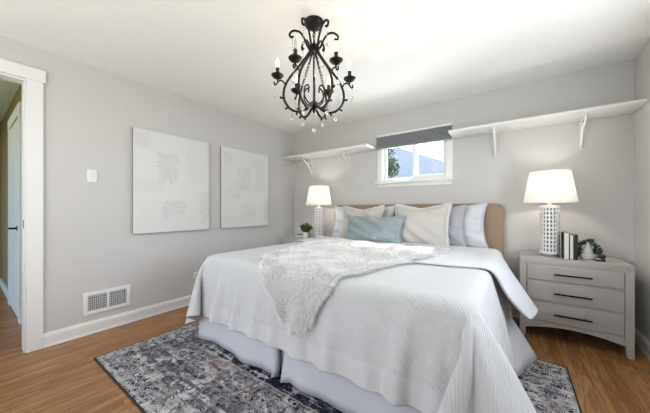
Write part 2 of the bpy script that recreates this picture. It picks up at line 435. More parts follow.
# hall beyond the doorway
struct(MB().box(-3.2, -3.035, 0, -.12, -2.94, H).build('wall_hall_side', M['hallwall'], smooth=False))
struct(MB().box(-3.2, RY, 0, -3.1, -3.035, H).build('wall_hall_end', M['hallwall'], smooth=False))
hd = MB().box(-1.66, -3.058, 0.01, -.92, -3.036, 2.05, .004)
for z0, z1 in ((.2, .95), (1.08, 1.9)):
    hd.box(-1.55, -3.063, z0, -1.10, -3.058, z1, .002)
door = struct(hd.build('door_1', M['trim'], smooth=False))
h = MB().lathe([(.026, 0), (.026, .008), (.01, .010), (.01, .05)], n=16)
bmesh.ops.rotate(h.bm, cent=(0, 0, 0), matrix=Matrix.Rotation(PI / 2, 3, 'X'), verts=h.bm.verts)
bmesh.ops.translate(h.bm, vec=(-.985, -3.058, .93), verts=h.bm.verts)
h.tube([(-.985, -3.108, .93), (-1.03, -3.112, .93), (-1.11, -3.108, .928)], [.012, .011, .008])
h.build('door_handle', M['bronze'], door)
struct(MB().box(-.92, -3.066, 0, -.80, -3.035, 2.07, .003).box(-1.78, -3.066, 0, -1.66, -3.035, 2.07, .003).box(-1.79, -3.068, 2.06, -.79, -3.035, 2.17, .003).build('trim_3', M['trim'], smooth=False))
struct(MB().box(-3.1, -3.052, 0, -1.78, -3.035, .11, .003).box(-.80, -3.052, 0, -.12, -3.035, .11, .003).build('baseboard_hall', M['trim'], smooth=False))

# ------------------------------------------------------------------ back window (slider) and its blind
def window_unit(name, x0, x1, z0, z1):
    t = bpy.data.objects.new(name, None); COL.objects.link(t); t.location = ((x0 + x1) / 2, 0, z0); struct(t)
    def L(*b):
        a = list(b); mx = (x0 + x1) / 2
        return (a[0] - mx, a[1], a[2] - z0, a[3] - mx, a[4], a[5] - z0)
    f = MB()
    for b in ((x0 - .03, -.012, z0 - .01, x0 + .045, .14, z1), (x1 - .045, -.012, z0 - .01, x1 + .025, .14, z1), (x0 - .03, -.012, z1 - .05, x1 + .025, .14, z1 + .03), (x0, .0, z0, x1, .14, z0 + .03)):
        f.box(*L(*b), .003)
    f.build('frame', M['vinyl'], t)
    sl = MB().box(*L(x0 - .055, -.045, z0 - .028, x1 + .045, .02, z0 + .002), .005).box(*L(x0 - .03, -.014, z0 - .075, x1 + .02, -.0005, z0 - .028), .003)
    sl.build('sill', M['trim'], t)
    mx = (x0 + x1) / 2
    for (a, b, y) in ((x0 + .045, mx + .055, .05), (mx - .005, x1 - .045, .02)):
        q = MB(); w = .038
        q.box(*L(a, y, z0 + .03, a + w, y + .03, z1 - .05), .003).box(*L(b - w, y, z0 + .03, b, y + .03, z1 - .05), .003)
        q.box(*L(a, y, z0 + .03, b, y + .03, z0 + .03 + w * (.6 if y > .03 else .9)), .003).box(*L(a, y, z1 - .05 - w, b, y + .03, z1 - .05), .003)
        if y < .03: q.box(*L(a + .008, y - .012, 1.72, a + .026, y + .004, 1.78), .003)
        sa = q.build('sash', M['vinyl'], t)
        MB().box(*L(a + w - .004, y + .012, z0 + .05, b - w + .004, y + .016, z1 - .08)).build('pane', M['glass'], sa, smooth=False)
    return t
window_unit('window_1', OX0, OX1, OZ0, OZ1)
bl = thing('window_blind', 'grey fabric blind half lowered over the small high window', 'blind', (2.03, -.03, 2.137))
MB().box(-.477, -.012, -.028, .477, .029, -.002, .003).build('head_rail', M['white_plastic'], bl)
q = MB(); n = 9; zt, zb = -.028, -.185
pts = []
for i in range(n * 2 + 1):
    pts.append((-.010 if i % 2 else -.002, zt + (zb - zt) * i / (n * 2)))
poly = pts + [(p[0] + .016, p[1]) for p in reversed(pts)]
q.prism(poly, 'x', -.475, .475); q.build('blind_fabric', M['blind'], bl, smooth=False)
MB().box(-.476, -.010, zb - .014, .476, .016, zb, .003).build('bottom_rail', mat('grey_rail', (.42, .43, .45), .5), bl)

# side and front windows added for fill light, unseen; simple frames with panes
def plain_window(name, axis, fix, a0, a1, z0, z1):
    f = MB(); w = .06
    def bx(p0, p1, za, zb, d0, d1):
        if axis == 'x': return (p0, fix + d0, za, p1, fix + d1, zb)
        return (fix + d0, p0, za, fix + d1, p1, zb)
    for r in ((a0, a0 + w, z0, z1), (a1 - w, a1, z0, z1), (a0, a1, z0, z0 + w), (a0, a1, z1 - w, z1), ((a0 + a1) / 2 - w / 2, (a0 + a1) / 2 + w / 2, z0, z1)):
        f.box(*bx(*r, -.03, .03), .003)
    o = struct(f.build(name, M['vinyl']))
    for p0, p1 in ((a0 + w, (a0 + a1) / 2 - w / 2), ((a0 + a1) / 2 + w / 2, a1 - w)):
        g = MB().box(*bx(p0, p1, z0 + w, z1 - w, -.003, .003)); g.build('pane', M['glass'], o, smooth=False)
plain_window('added_window_2', 'x', RY - .10, FX0, FX1, FZ0, FZ1)
plain_window('added_window_3', 'y', RX + .10, SY0, SY1, SZ0, SZ1)

# ------------------------------------------------------------------ outside the back window
struct(MB().box(-40, -40, -.7, 40, 40, -.6).build('ground', M['grass']))
hs = thing('neighbour_house', 'pale house with grey shingle roof seen through the window', 'house', (-1.8, 9.0, -.6))
MB().box(-4.8, -2.3, 0, 4.8, 2.3, 2.45).build('house_wall', M['siding'], hs, smooth=False)
mb = MB()                                                            # hipped roof
v = [mb.bm.verts.new(q) for q in [(-5.2, -2.7, 2.4), (5.2, -2.7, 2.4), (5.2, 2.7, 2.4), (-5.2, 2.7, 2.4), (-3.2, 0, 4.7), (.3, 0, 4.7)]]
for f in ((0, 1, 5, 4), (1, 2, 5), (2, 3, 4, 5), (3, 0, 4), (3, 2, 1, 0)): mb.bm.faces.new([v[i] for i in f])
mb.build('roof', M['shingle'], hs, smooth=False)
tr = thing('garden_tree', 'leafy green tree outside the left pane of the window', 'tree', (-.72, 5.0, -.6))
MB().tube([(0, 0, 0), (.05, 0, 1.2), (0, .05, 2.4), (.1, 0, 3.4)], [.12, .1, .07, .03]).tube([(0, 0, 1.9), (.35, -.1, 2.7), (.5, -.1, 3.3)], [.05, .035, .015]).build('trunk', M['bark'], tr)
rnd = random.Random(3); vs = []; fs = []
for i in range(2600):
    cl = rnd.choice([(0, 0, 3.3, .55), (.4, -.1, 3.1, .38), (-.4, 0, 3.2, .5), (.15, .1, 3.9, .5), (.42, -.1, 2.55, .26), (-.1, 0, 2.6, .4)])
    d = Vector((rnd.gauss(0, 1), rnd.gauss(0, 1), rnd.gauss(0, 1))).normalized() * cl[3] * rnd.random() ** .4
    p = Vector(cl[:3]) + d; a = Vector((rnd.gauss(0, 1), rnd.gauss(0, 1), rnd.gauss(0, 1))).normalized(); b = a.orthogonal().normalized(); L = rnd.uniform(.04, .075)
    k = len(vs); vs += [p - a * L, p + b * L * .45, p + a * L, p - b * L * .45]; fs.append((k, k + 1, k + 2, k + 3))
pydata('foliage', vs, fs, M['treeleaf'], tr, smooth=False)

# ------------------------------------------------------------------ wall things (left wall)
def canvas(y0, y1, z0, z1, seed, label):
    t = thing('canvas_painting', label, 'painting', (.002, (y0 + y1) / 2, (z0 + z1) / 2), 0, 'white canvases on the left wall')
    hy, hz = (y1 - y0) / 2, (z1 - z0) / 2
    MB().box(0, -hy + .004, -hz + .004, .030, hy - .004, hz - .004).build('stretcher_frame', mat('grey_canvas_edge', (.30, .29, .285), .8), t, smooth=False)
    MB().box(.030, -hy, -hz, .037, hy, hz, .002).build('canvas', canvas_mat(seed), t, smooth=False)
canvas(-2.397, -1.602, .878, 1.942, 0, 'white abstract canvas on left wall nearer the doorway and light switch')
canvas(-1.428, -.632, .880, 1.942, 1.3, 'white abstract canvas on left wall nearer the bed corner')
sw = thing('light_switch', 'white rocker light switch on the left wall beside the doorway', 'light switch', (.0005, -2.704, 1.426))
MB().box(0, -.036, -.056, .006, .036, .056, .004).build('switch_plate', M['white_plastic'], sw)
MB().box(.006, -.016, -.033, .010, .016, .033, .002).build('rocker', mat('switch_rocker', (.74, .74, .74), .3), sw)
ol = thing('wall_outlet', 'white horizontal power outlet low on left wall beside the bed', 'outlet', (.0005, -1.716, .334))
MB().box(0, -.057, -.038, .006, .057, .038, .004).build('outlet_plate', M['white_plastic'], ol)
for s in (-1, 1):
    f = MB().box(.006, s * .022 - .016, -.016, .009, s * .022 + .016, .016, .004).build('socket', mat('outlet_face', (.70, .70, .70), .3), ol)
    MB().box(.009, s * .022 - .006, -.009, .0096, s * .022 - .003, .009).box(.009, s * .022 + .003, -.007, .0096, s * .022 + .006, .007).box(.009, s * .022 - .012, -.003, .0096, s * .022 - .008, .003).build('slot', M['dark'], f)  # shade of the slot holes given as near-black blocks
vt = thing('air_vent', 'white metal air register low on left wall below the light switch', 'vent', (.0005, -2.588, .274))
hy, hz = .179, .100
f = MB()
for b in ((-hy, -hz, hy, -hz + .032), (-hy, hz - .032, hy, hz), (-hy, -hz, -hy + .034, hz), (hy - .034, -hz, hy, hz), (-.008, -hz, .008, hz)):
    f.box(0, b[0], b[1], .010, b[2], b[3], .003)
f.build('vent_frame', M['white_plastic'], vt)
MB().box(0, -hy + .02, -hz + .02, .001, hy - .02, hz - .02).build('vent_shade_sheet', M['dark'], vt)  # flat dark sheet, the shade behind the louvres put into its colour
for a, b in ((-hy + .034, -.008), (.008, hy - .034)):
    s = MB(); n = 9
    for i in range(n):
        y = a + (b - a) * (i + .5) / n; s.box(.003, y - .0034, -hz + .03, .008, y + .0034, hz - .03)
    for i in range(6):
        z = -hz + .032 + (2 * hz - .064) * (i + .5) / 6; s.box(.0015, a, z - .002, .004, b, z + .002)
    s.build('louvre', M['slat'], vt, smooth=False)
MB().box(.010, hy - .022, -.02, .018, hy - .012, .02, .002).build('damper_lever', M['white_plastic'], vt)

# ------------------------------------------------------------------ shelves on the back wall
def bracket(parent, x):
    b = MB(); w = .011
    b.box(x - w, -.012, -.265, x + w, -.001, 0, .002)                     # wall leg
    b.box(x - w, -.245, -.012, x + w, -.001, 0, .002)                     # arm under the board
    cur = catmull([(x, -.215, -.012), (x, -.20, -.05), (x, -.135, -.085), (x, -.075, -.135), (x, -.045, -.20), (x, -.012, -.235)], 6)
    b.tube(cur, .0085, 8)
    cur = [(x, -.05 + .032 * math.cos(t), -.052 + .032 * math.sin(t)) for t in [i * 2 * PI / 14 for i in range(15)]]
    b.tube(cur, .006, 6)
    b.lathe([(.0, -.272), (.011, -.268), (.013, -.258), (.009, -.25)], (x, -.008, 0), 10)
    b.build('bracket', M['trim'], parent)
def shelf(x0, x1, brs, label):
    t = thing('wall_shelf', label, 'shelf', (x0, -.0005, 1.950), 0, 'white shelves on the back wall')
    MB().box(0, -.322, 0, x1 - x0, 0, .024, .004).build('board', M['trim'], t)
    for x in brs: bracket(t, x - x0)
shelf(.006, 1.548, (.388, 1.112), 'shorter white wall shelf running from the left corner to the window')
shelf(2.522, RX - .006, (2.93, 3.608), 'longer white wall shelf above the right bedside lamp')

# ------------------------------------------------------------------ rug
rug = thing('area_rug', 'distressed navy and off-white patterned rug partly under the bed', 'rug', (1.98, -1.86, 0.0005))
MB().box(-1.42, -.95, 0.002, 1.42, .95, .011, .003).build('rug_pile', M['rug'], rug)
e = MB(); w = .012
for b in ((-1.43, -.96, 1.43, -.948), (-1.43, .948, 1.43, .96), (-1.43, -.96, -1.418, .96), (1.418, -.96, 1.43, .96)): e.box(b[0], b[1], 0, b[2], b[3], .0095, .003)
e.build('binding', M['rugedge'], rug)

# ------------------------------------------------------------------ bed
BX0, BX1, BYF, BZ = .93, 2.97, -2.17, .70
BC = (BX0 + BX1) / 2
bed = thing('bed', 'king bed with tan upholstered headboard and white skirt', 'bed', (BC, -1.1, .012))
hb = MB()
prof = []
x0, x1, zt, r = .90, 3.012, 1.186, .07
for a in range(0, 7): prof.append((x1 - r + r * math.cos(a * PI / 12), zt - r + r * math.sin(a * PI / 12)))
for a in range(6, 13): prof.append((x0 + r + r * math.cos(a * PI / 12), zt - r + r * math.sin(a * PI / 12)))
prof = [(x1, .10)] + prof + [(x0, .10)]
hb.prism(prof, 'y', -.10, -.02)
bmesh.ops.bevel(hb.bm, geom=[e for e in hb.bm.edges if abs(e.verts[0].co.y - e.verts[1].co.y) < 1e-6], offset=.018, segments=3, affect='EDGES')
bmesh.ops.translate(hb.bm, vec=(-BC, 1.1, -.012), verts=hb.bm.verts)
hb.build('headboard', M['headboard'], bed)
MB().box(BX0 - BC + .02, -.98, .14, BX1 - BC - .02, .99, .40, .01).build('bed_base', M['bedwood'], bed)
MB().box(BX0 - BC + .005, -1.06, .40, BX1 - BC - .005, .995, BZ - .012, .05, 4).build('mattress', M['mattress'], bed)
for sx in (-1, 1):
    for y in (-.9, .9):
        MB().lathe([(.025, 0), (.035, .14)], (sx * .9, y, 0), 14).build('leg', M['bedwood'], bed)
# bed skirt: three hanging panels with pleats, one mesh per panel
def skirt_panel(path, name='skirt_panel'):
    """path: list of (top point, bottom point)"""
    vs = []; fs = []; nz = 8
    for (a, b) in path:
        a = Vector(a); b = Vector(b)
        for k in range(nz + 1):
            t = k / nz; p = a.lerp(b, t); vs.append(p)
    n = len(path)
    for i in range(n - 1):
        for k in range(nz):
            q = i * (nz + 1) + k; fs.append((q, q + nz + 1, q + nz + 2, q + 1))
    o = pydata(name, [Vector((p.x - BC, p.y + 1.1, p.z - .012)) for p in vs], fs, M['skirt'], bed)
    so = o.modifiers.new('th', 'SOLIDIFY'); so.thickness = .004; so.offset = 0
    return o
def wob(s, k, ph, a): return a * math.sin(s * k + ph)
def foot_path(xa, xb, n=46, kick=0):
    P = []
    for i in range(n + 1):
        u = i / n; x = xa + (xb - xa) * u
        w = wob(x, 11, .6, .010) + wob(x, 23, 1.1, .006)
        zb = .030 + .008 * math.sin(x * 7)
        P.append(((x, BYF - .004, .42), (x, BYF - .030 + w * 1.2, zb)))
    return P
pA = foot_path(BX0 - .015, 1.81)
pA += [((1.835, BYF - .006, .42), (1.830, BYF - .060, .032)), ((1.85, BYF + .004, .42), (1.86, BYF - .015, .032)), ((1.81, BYF + .012, .42), (1.80, BYF + .02, .032))]
pA = [((BX0 - .02, BYF + .10, .42), (BX0 - .06, BYF + .06, .035))] + [((BX0 - .02, BYF + .03, .42), (BX0 - .05, BYF, .033))] + pA
skirt_panel(pA)
pI = [((x, BYF + .02, .42), (x, BYF + .035 + .012 * math.sin(x * 40), .035)) for x in [1.70 + .02 * i for i in range(22)]]
skirt_panel(pI)
pB = [((1.99, BYF + .012, .42), (1.96, BYF + .02, .032)), ((1.945, BYF + .004, .42), (1.905, BYF - .015, .032)), ((1.95, BYF - .006, .42), (1.91, BYF - .055, .030))] + foot_path(1.97, BX1 + .01)
skirt_panel(pB)
pR = []
for i in range(60):
    y = BYF + (-.42 - BYF) * i / 59
    k = max(0, 1 - abs(y + .86) / .75); k = k * k * (3 - 2 * k)
    xb = 2.985 + .04 + .205 * k + .012 * math.sin(y * 19)
    if y > -.86:
        kk = max(0, 1 - (y + .86) / .30); xb = 2.99 + .235 * kk * kk * (3 - 2 * kk)
    pR.append(((2.975, y, .46), (xb, y, .02 + .01 * (1 - k))))
skirt_panel(pR)
pL = [((.925, y, .42), (.905 + .01 * math.sin(y * 17), y, .03)) for y in [BYF + .1 + i * .05 for i in range(36)]]
skirt_panel(pL)

# ------------------------------------------------------------------ draped bedclothes (cloth relaxed over the bed, then frozen as a mesh)
def flared_collider(x0, x1, yf, zt, fx, fy, extra=None):
    """bed block whose sides lean outwards a little towards the floor; used only while the cloth settles"""
    b = bmesh.new(); N = 26
    top = []; bot = []
    def ring(dx0, dx1, dy, z, rc):
        P = []
        for i in range(N + 1):
            y = -.02 + (yf - dy + rc + .02) * i / N
            ex = extra(y) if extra else 0
            P.append((x1 + dx1 + (ex if z < zt - .2 else ex * .2 if z < zt - .04 else 0), y))
        for a in range(1, 6): P.append((x1 + dx1 - rc + rc * math.cos(a * PI / 10), yf - dy + rc - rc * math.sin(a * PI / 10)))
        for a in range(5, 10): P.append((x0 - dx0 + rc + rc * math.cos(a * PI / 10), yf - dy + rc - rc * math.sin(a * PI / 10)))
        for i in range(N, -1, -1): P.append((x0 - dx0, -.02 + (yf - dy + rc + .02) * i / N))
        return [b.verts.new((p[0], p[1], z)) for p in P]
    R = [ring(-.05, -.05, -.05, zt, .06), ring(-.015, -.015, -.015, zt - .012, .06), ring(0, 0, 0, zt - .05, .06), ring(fx * .5, fx * .5, fy * .5, zt * .5, .08), ring(fx, fx, fy, .0, .10)]
    for a, c in zip(R, R[1:]):
        for k in range(len(a)): b.faces.new((a[k], a[(k + 1) % len(a)], c[(k + 1) % len(a)], c[k]))
    b.faces.new(R[0]); b.faces.new(R[-1][::-1])
    bmesh.ops.recalc_face_normals(b, faces=b.faces)
    me = bpy.data.meshes.new('settle_block'); b.to_mesh(me); b.free()
    o = bpy.data.objects.new('settle_block', me); COL.objects.link(o)
    m = o.modifiers.new('c', 'COLLISION'); o.collision.thickness_outer = .006; o.collision.cloth_friction = 25
    return o
def settle(colliders, s0, s1, y0, y1, z, step, frames, bend, name, material, hemy, mass=.35, selfc=True, wrinkle=.008, seed=1, air=2.0, shape=None):
    nx = int((s1 - s0) / step); ny = int((y0 - y1) / step); vs = []; fs = []
    r = random.Random(seed); ph = [(r.uniform(2, 9), r.uniform(2, 9), r.uniform(0, 6), r.uniform(.3, 1)) for _ in range(7)]
    for jn in range(ny + 1):
        for i in range(nx + 1):
            x = BC + s0 + (s1 - s0) * i / nx; y = y0 + (y1 - y0) * jn / ny
            w = sum(a * math.sin(kx * x + ky * y + p) for kx, ky, p, a in ph) * wrinkle
            if shape: x, y, dz = shape(x, y); w += dz
            vs.append((x, y, z + w))
    for jn in range(ny):
        for i in range(nx):
            k = jn * (nx + 1) + i; fs.append((k, k + nx + 1, k + nx + 2, k + 1))
    me = bpy.data.meshes.new(name); me.from_pydata(vs, [], fs)
    uv = me.uv_layers.new(name='UVMap')
    for lp in me.loops:
        p = vs[lp.vertex_index]; uv.data[lp.index].uv = (p[0] - BC, p[1] - y1)
    o = bpy.data.objects.new(name, me); COL.objects.link(o)
    cm = o.modifiers.new('cloth', 'CLOTH'); st = cm.settings
    st.quality = 7; st.mass = mass; st.air_damping = air; st.bending_stiffness = bend; st.bending_damping = .5
    st.tension_stiffness = 20; st.compression_stiffness = 20; st.shear_stiffness = 6
    cs = cm.collision_settings; cs.collision_quality = 3; cs.distance_min = .006; cs.use_self_collision = selfc; cs.self_distance_min = .006
    cm.point_cache.frame_start = 1; cm.point_cache.frame_end = frames + 1
    for f in range(1, frames + 1):
        S.frame_set(f)
    dg = bpy.context.evaluated_depsgraph_get(); ev = o.evaluated_get(dg)
    nm = bpy.data.meshes.new_from_object(ev, preserve_all_data_layers=True, depsgraph=dg)
    bpy.data.objects.remove(o)
    nm.name = name
    for p in nm.polygons: p.use_smooth = True
    nm.materials.clear(); nm.materials.append(material)
    no = bpy.data.objects.new(name, nm); COL.objects.link(no)
    return no
S.frame_start = 1; S.frame_end = 120; S.gravity = (0, 0, -9.81)
blk = flared_collider(BX0, BX1, BYF, BZ + .012, .13, .07)
cone = MB().tube([(2.90, -2.08, .66), (3.04, -2.14, .36), (3.19, -2.21, .02)], [.03, .09, .15], 16)
cone = cone.build('settle_cone', M['quilt']); cone.modifiers.new('c', 'COLLISION'); cone.collision.thickness_outer = .006; cone.collision.cloth_friction = 15
ridges = []
for rx, ty, r0, r1 in ((2.50, -2.245, .02, .055), (1.36, -2.215, .012, .03), (2.02, -2.20, .012, .035)):
    q = MB().tube([(rx, -2.135, .62), (rx + .01, (ty - 2.135) / 2, .36), (rx + .03, ty, .05)], [r0, (r0 + r1) / 2, r1], 14).build('settle_ridge', M['quilt'])
    q.modifiers.new('c', 'COLLISION'); q.collision.thickness_outer = .006; q.collision.cloth_friction = 15; ridges.append(q)
cone2 = MB().tube([(.99, -2.08, .66), (.93, -2.12, .36), (.86, -2.17, .02)], [.03, .07, .10], 16)
cone2 = cone2.build('settle_cone', M['quilt']); cone2.modifiers.new('c', 'COLLISION'); cone2.collision.thickness_outer = .006; cone2.collision.cloth_friction = 15
def quilt_shape(x, y):
    f = max(0, min(1, (-1.95 - y) / .6)); k = max(0, (BC - 1.05 - x) / .45)
    g = math.sin(x * 17 + .8 * math.sin(x * 5.3)) * .036 + math.sin(x * 31 + 1) * .012
    r_ = max(0, min(1, (x - 2.75) / .6))
    return x, y + .16 * k * f, g * f * f + .02 * r_ * math.sin(y * 13 + 1) * (1 - f)
quilt = settle([blk, cone, cone2], -1.50, 1.60, -.55, -2.615, .745, .03, 60, 1.2, 'quilt', M['quilt'], 0, wrinkle=.003, seed=4, shape=quilt_shape)
for q in [blk, cone, cone2] + ridges: bpy.data.objects.remove(q)
tag(quilt, 'white diagonally ribbed quilt draped over the foot of the bed', 'quilt')
su = quilt.modifiers.new('sm', 'SUBSURF'); su.levels = 1; su.render_levels = 2
so = quilt.modifiers.new('th', 'SOLIDIFY'); so.thickness = .008; so.offset = 1

# folded-back duvet near the pillows, hanging over the right side
def bulge(y):
    k = max(0, 1 - abs(y + .98) / .62); return .21 * k * k * (3 - 2 * k)
blk = flared_collider(BX0 - .012, BX1 + .02, BYF - .03, BZ + .026, .07, .07, bulge)
def duvet_shape(x, y):
    k = max(0, (x - 2.45) / .95); f = (y + .47) / -1.03
    f = max(0, f); q = max(0, (x - 3.0) / .4); l_ = max(0, min(1, (1.6 - x) / .6)); y += .50 * l_ * l_ * (3 - 2 * l_) * f
    return x - .03 * q * f * f, y + .31 * k * k * f, .008 * math.sin(y * 19 + x * 5) * max(0, (x - 2.6) / .8)
duvet = settle([blk], -1.16, 1.46, -.47, -1.50, .77, .03, 50, 3.0, 'duvet', M['duvet'], 0, wrinkle=.009, seed=9, shape=duvet_shape, selfc=False)
bpy.data.objects.remove(blk)
tag(duvet, 'plain white duvet folded back across the bed just below the pillows', 'duvet')
su = duvet.modifiers.new('sm', 'SUBSURF'); su.levels = 1; su.render_levels = 2
so = duvet.modifiers.new('th', 'SOLIDIFY'); so.thickness = .015; so.offset = 1
S.frame_set(1)

# ------------------------------------------------------------------ faux fur throw
bpy.context.view_layer.update()
dg = bpy.context.evaluated_depsgraph_get()
bvhs = [BVHTree.FromObject(o, dg) for o in (quilt, duvet)]
def hit(orig, d):
    best = None
    for b in bvhs:
        r = b.ray_cast(Vector(orig), Vector(d), 5)
        if r[0] is not None and (best is None or r[3] < best[3]): best = r
    return best
def lerp_tab(tab, u):
    for (a, va), (b, vb) in zip(tab, tab[1:]):
        if u <= b: return va + (vb - va) * max(0, (u - a) / (b - a))
    return tab[-1][1]
YP, ZP = -2.02, .52
LT = [(0, 1.36), (.25, 1.33), (.45, 1.40), (.62, 1.52), (.74, 1.66), (.86, 1.80), (1, 1.97)]
RT = [(0, 2.62), (.22, 2.56), (.40, 2.46), (.55, 2.38), (.74, 2.30), (.86, 2.22), (1, 2.12)]
NA, NB = 44, 70; grid = []; nrm = []
for jn in range(NB + 1):
    u = jn / NB; row = []; nr = []
    for i in range(NA + 1):
        a = i / NA; x = lerp_tab(LT, u) * (1 - a) + lerp_tab(RT, u) * a
        x += .02 * math.sin(u * 17 + a * 9) * (1 if 0 < a < 1 else .8)
        if u < .64:
            y = -.93 + .05 * math.sin(a * 7) * (1 - u) + (YP + .93) * u / .64
            h = hit((x, y, 2.0), (0, 0, -1)); d = Vector((0, 0, 1))
        else:
            th = PI / 2 - (u - .64) / .36 * math.radians(118) * (1 - .10 * abs(a - .45))
            d = Vector((0, -math.cos(th), math.sin(th)))
            h = hit(Vector((x, YP, ZP)) + d * 1.5, -d)
        p = (h[0] if h else Vector((x, YP - .2, ZP)))
        n = h[1] if h else d
        if n.dot(d) < 0: n = -n
        row.append(p + n * (.008 + .008 * math.sin(x * 21 + u * 13))); nr.append(n)
    grid.append(row); nrm.append(nr)
# smooth the sheet a little so it bridges folds
for it in range(3):
    g2 = [[q.copy() for q in r] for r in grid]
    for jn in range(1, NB):
        for i in range(1, NA):
            g2[jn][i] = grid[jn][i] * .5 + (grid[jn - 1][i] + grid[jn + 1][i] + grid[jn][i - 1] + grid[jn][i + 1]) * .125
    grid = g2
vs = [p for r in grid for p in r]; fs = []
for jn in range(NB):
    for i in range(NA):
        k = jn * (NA + 1) + i; fs.append((k, k + NA + 1, k + NA + 2, k + 1))
fur = thing('fur_throw', 'shaggy white faux fur throw lying across bed, tip over its foot', 'throw', (2.0, -1.5, .76))
off = Vector((2.0, -1.5, .76))
bk = pydata('fur_backing', [p - off for p in vs], fs, mat('shade_darkened_fur_backing', (.60, .595, .58), .95), fur)  # backing coloured darker to give shadow depth between the fur clumps
so = bk.modifiers.new('th', 'SOLIDIFY'); so.thickness = .014; so.offset = 1
rnd = random.Random(11); vs = []; fs = []
for q in range(30000):
    jn = rnd.random() * NB; i = rnd.random() * NA
    eo = None
    if rnd.random() < .16:
        i = rnd.choice((0, NA)) * .9999; eo = i > 1
    j0, i0 = min(int(jn), NB - 1), min(int(i), NA - 1); fj, fi = jn - j0, i - i0
    P0 = (grid[j0][i0] * (1 - fi) + grid[j0][i0 + 1] * fi) * (1 - fj) + (grid[j0 + 1][i0] * (1 - fi) + grid[j0 + 1][i0 + 1] * fi) * fj
    N0 = nrm[j0][i0]
    # clumped lean: follows a swirling field plus gravity
    sw_ = math.sin(P0.x * 16 + 3 * math.sin(P0.y * 9)) ; cw_ = math.cos(P0.y * 15 + P0.z * 17 + 2 * math.sin(P0.x * 12))
    lean = Vector((sw_ * .7 + rnd.gauss(0, .35), -.35 + cw_ * .7 + rnd.gauss(0, .35), -.55 + rnd.gauss(0, .2)))
    if eo is not None:
        ed = (grid[j0][NA] - grid[j0][NA - 1]) if eo else (grid[j0][0] - grid[j0][1]); lean += ed.normalized() * 1.5 - N0 * .5
    else: lean = (lean - N0 * lean.dot(N0))
    L = rnd.uniform(.026, .055)
    d1 = (N0 * .8 + lean * .7).normalized(); d2 = (N0 * .25 + lean * 1.0 + Vector((0, 0, -.15))).normalized()
    a = P0 + N0 * .006; b = a + d1 * L * .5; c = b + d2 * L * .55
    w = d1.cross(Vector((rnd.gauss(0, 1), rnd.gauss(0, 1), rnd.gauss(0, 1)))).normalized() * rnd.uniform(.0010, .0021)
    k = len(vs); vs += [a - w - off, a + w - off, b + w * .8 - off, b - w * .8 - off, c - off]
    fs += [(k, k + 1, k + 2, k + 3), (k + 3, k + 2, k + 4)]
pile = pydata('fur_pile', vs, fs, M['fur'], fur); pile['kind'] = 'stuff'

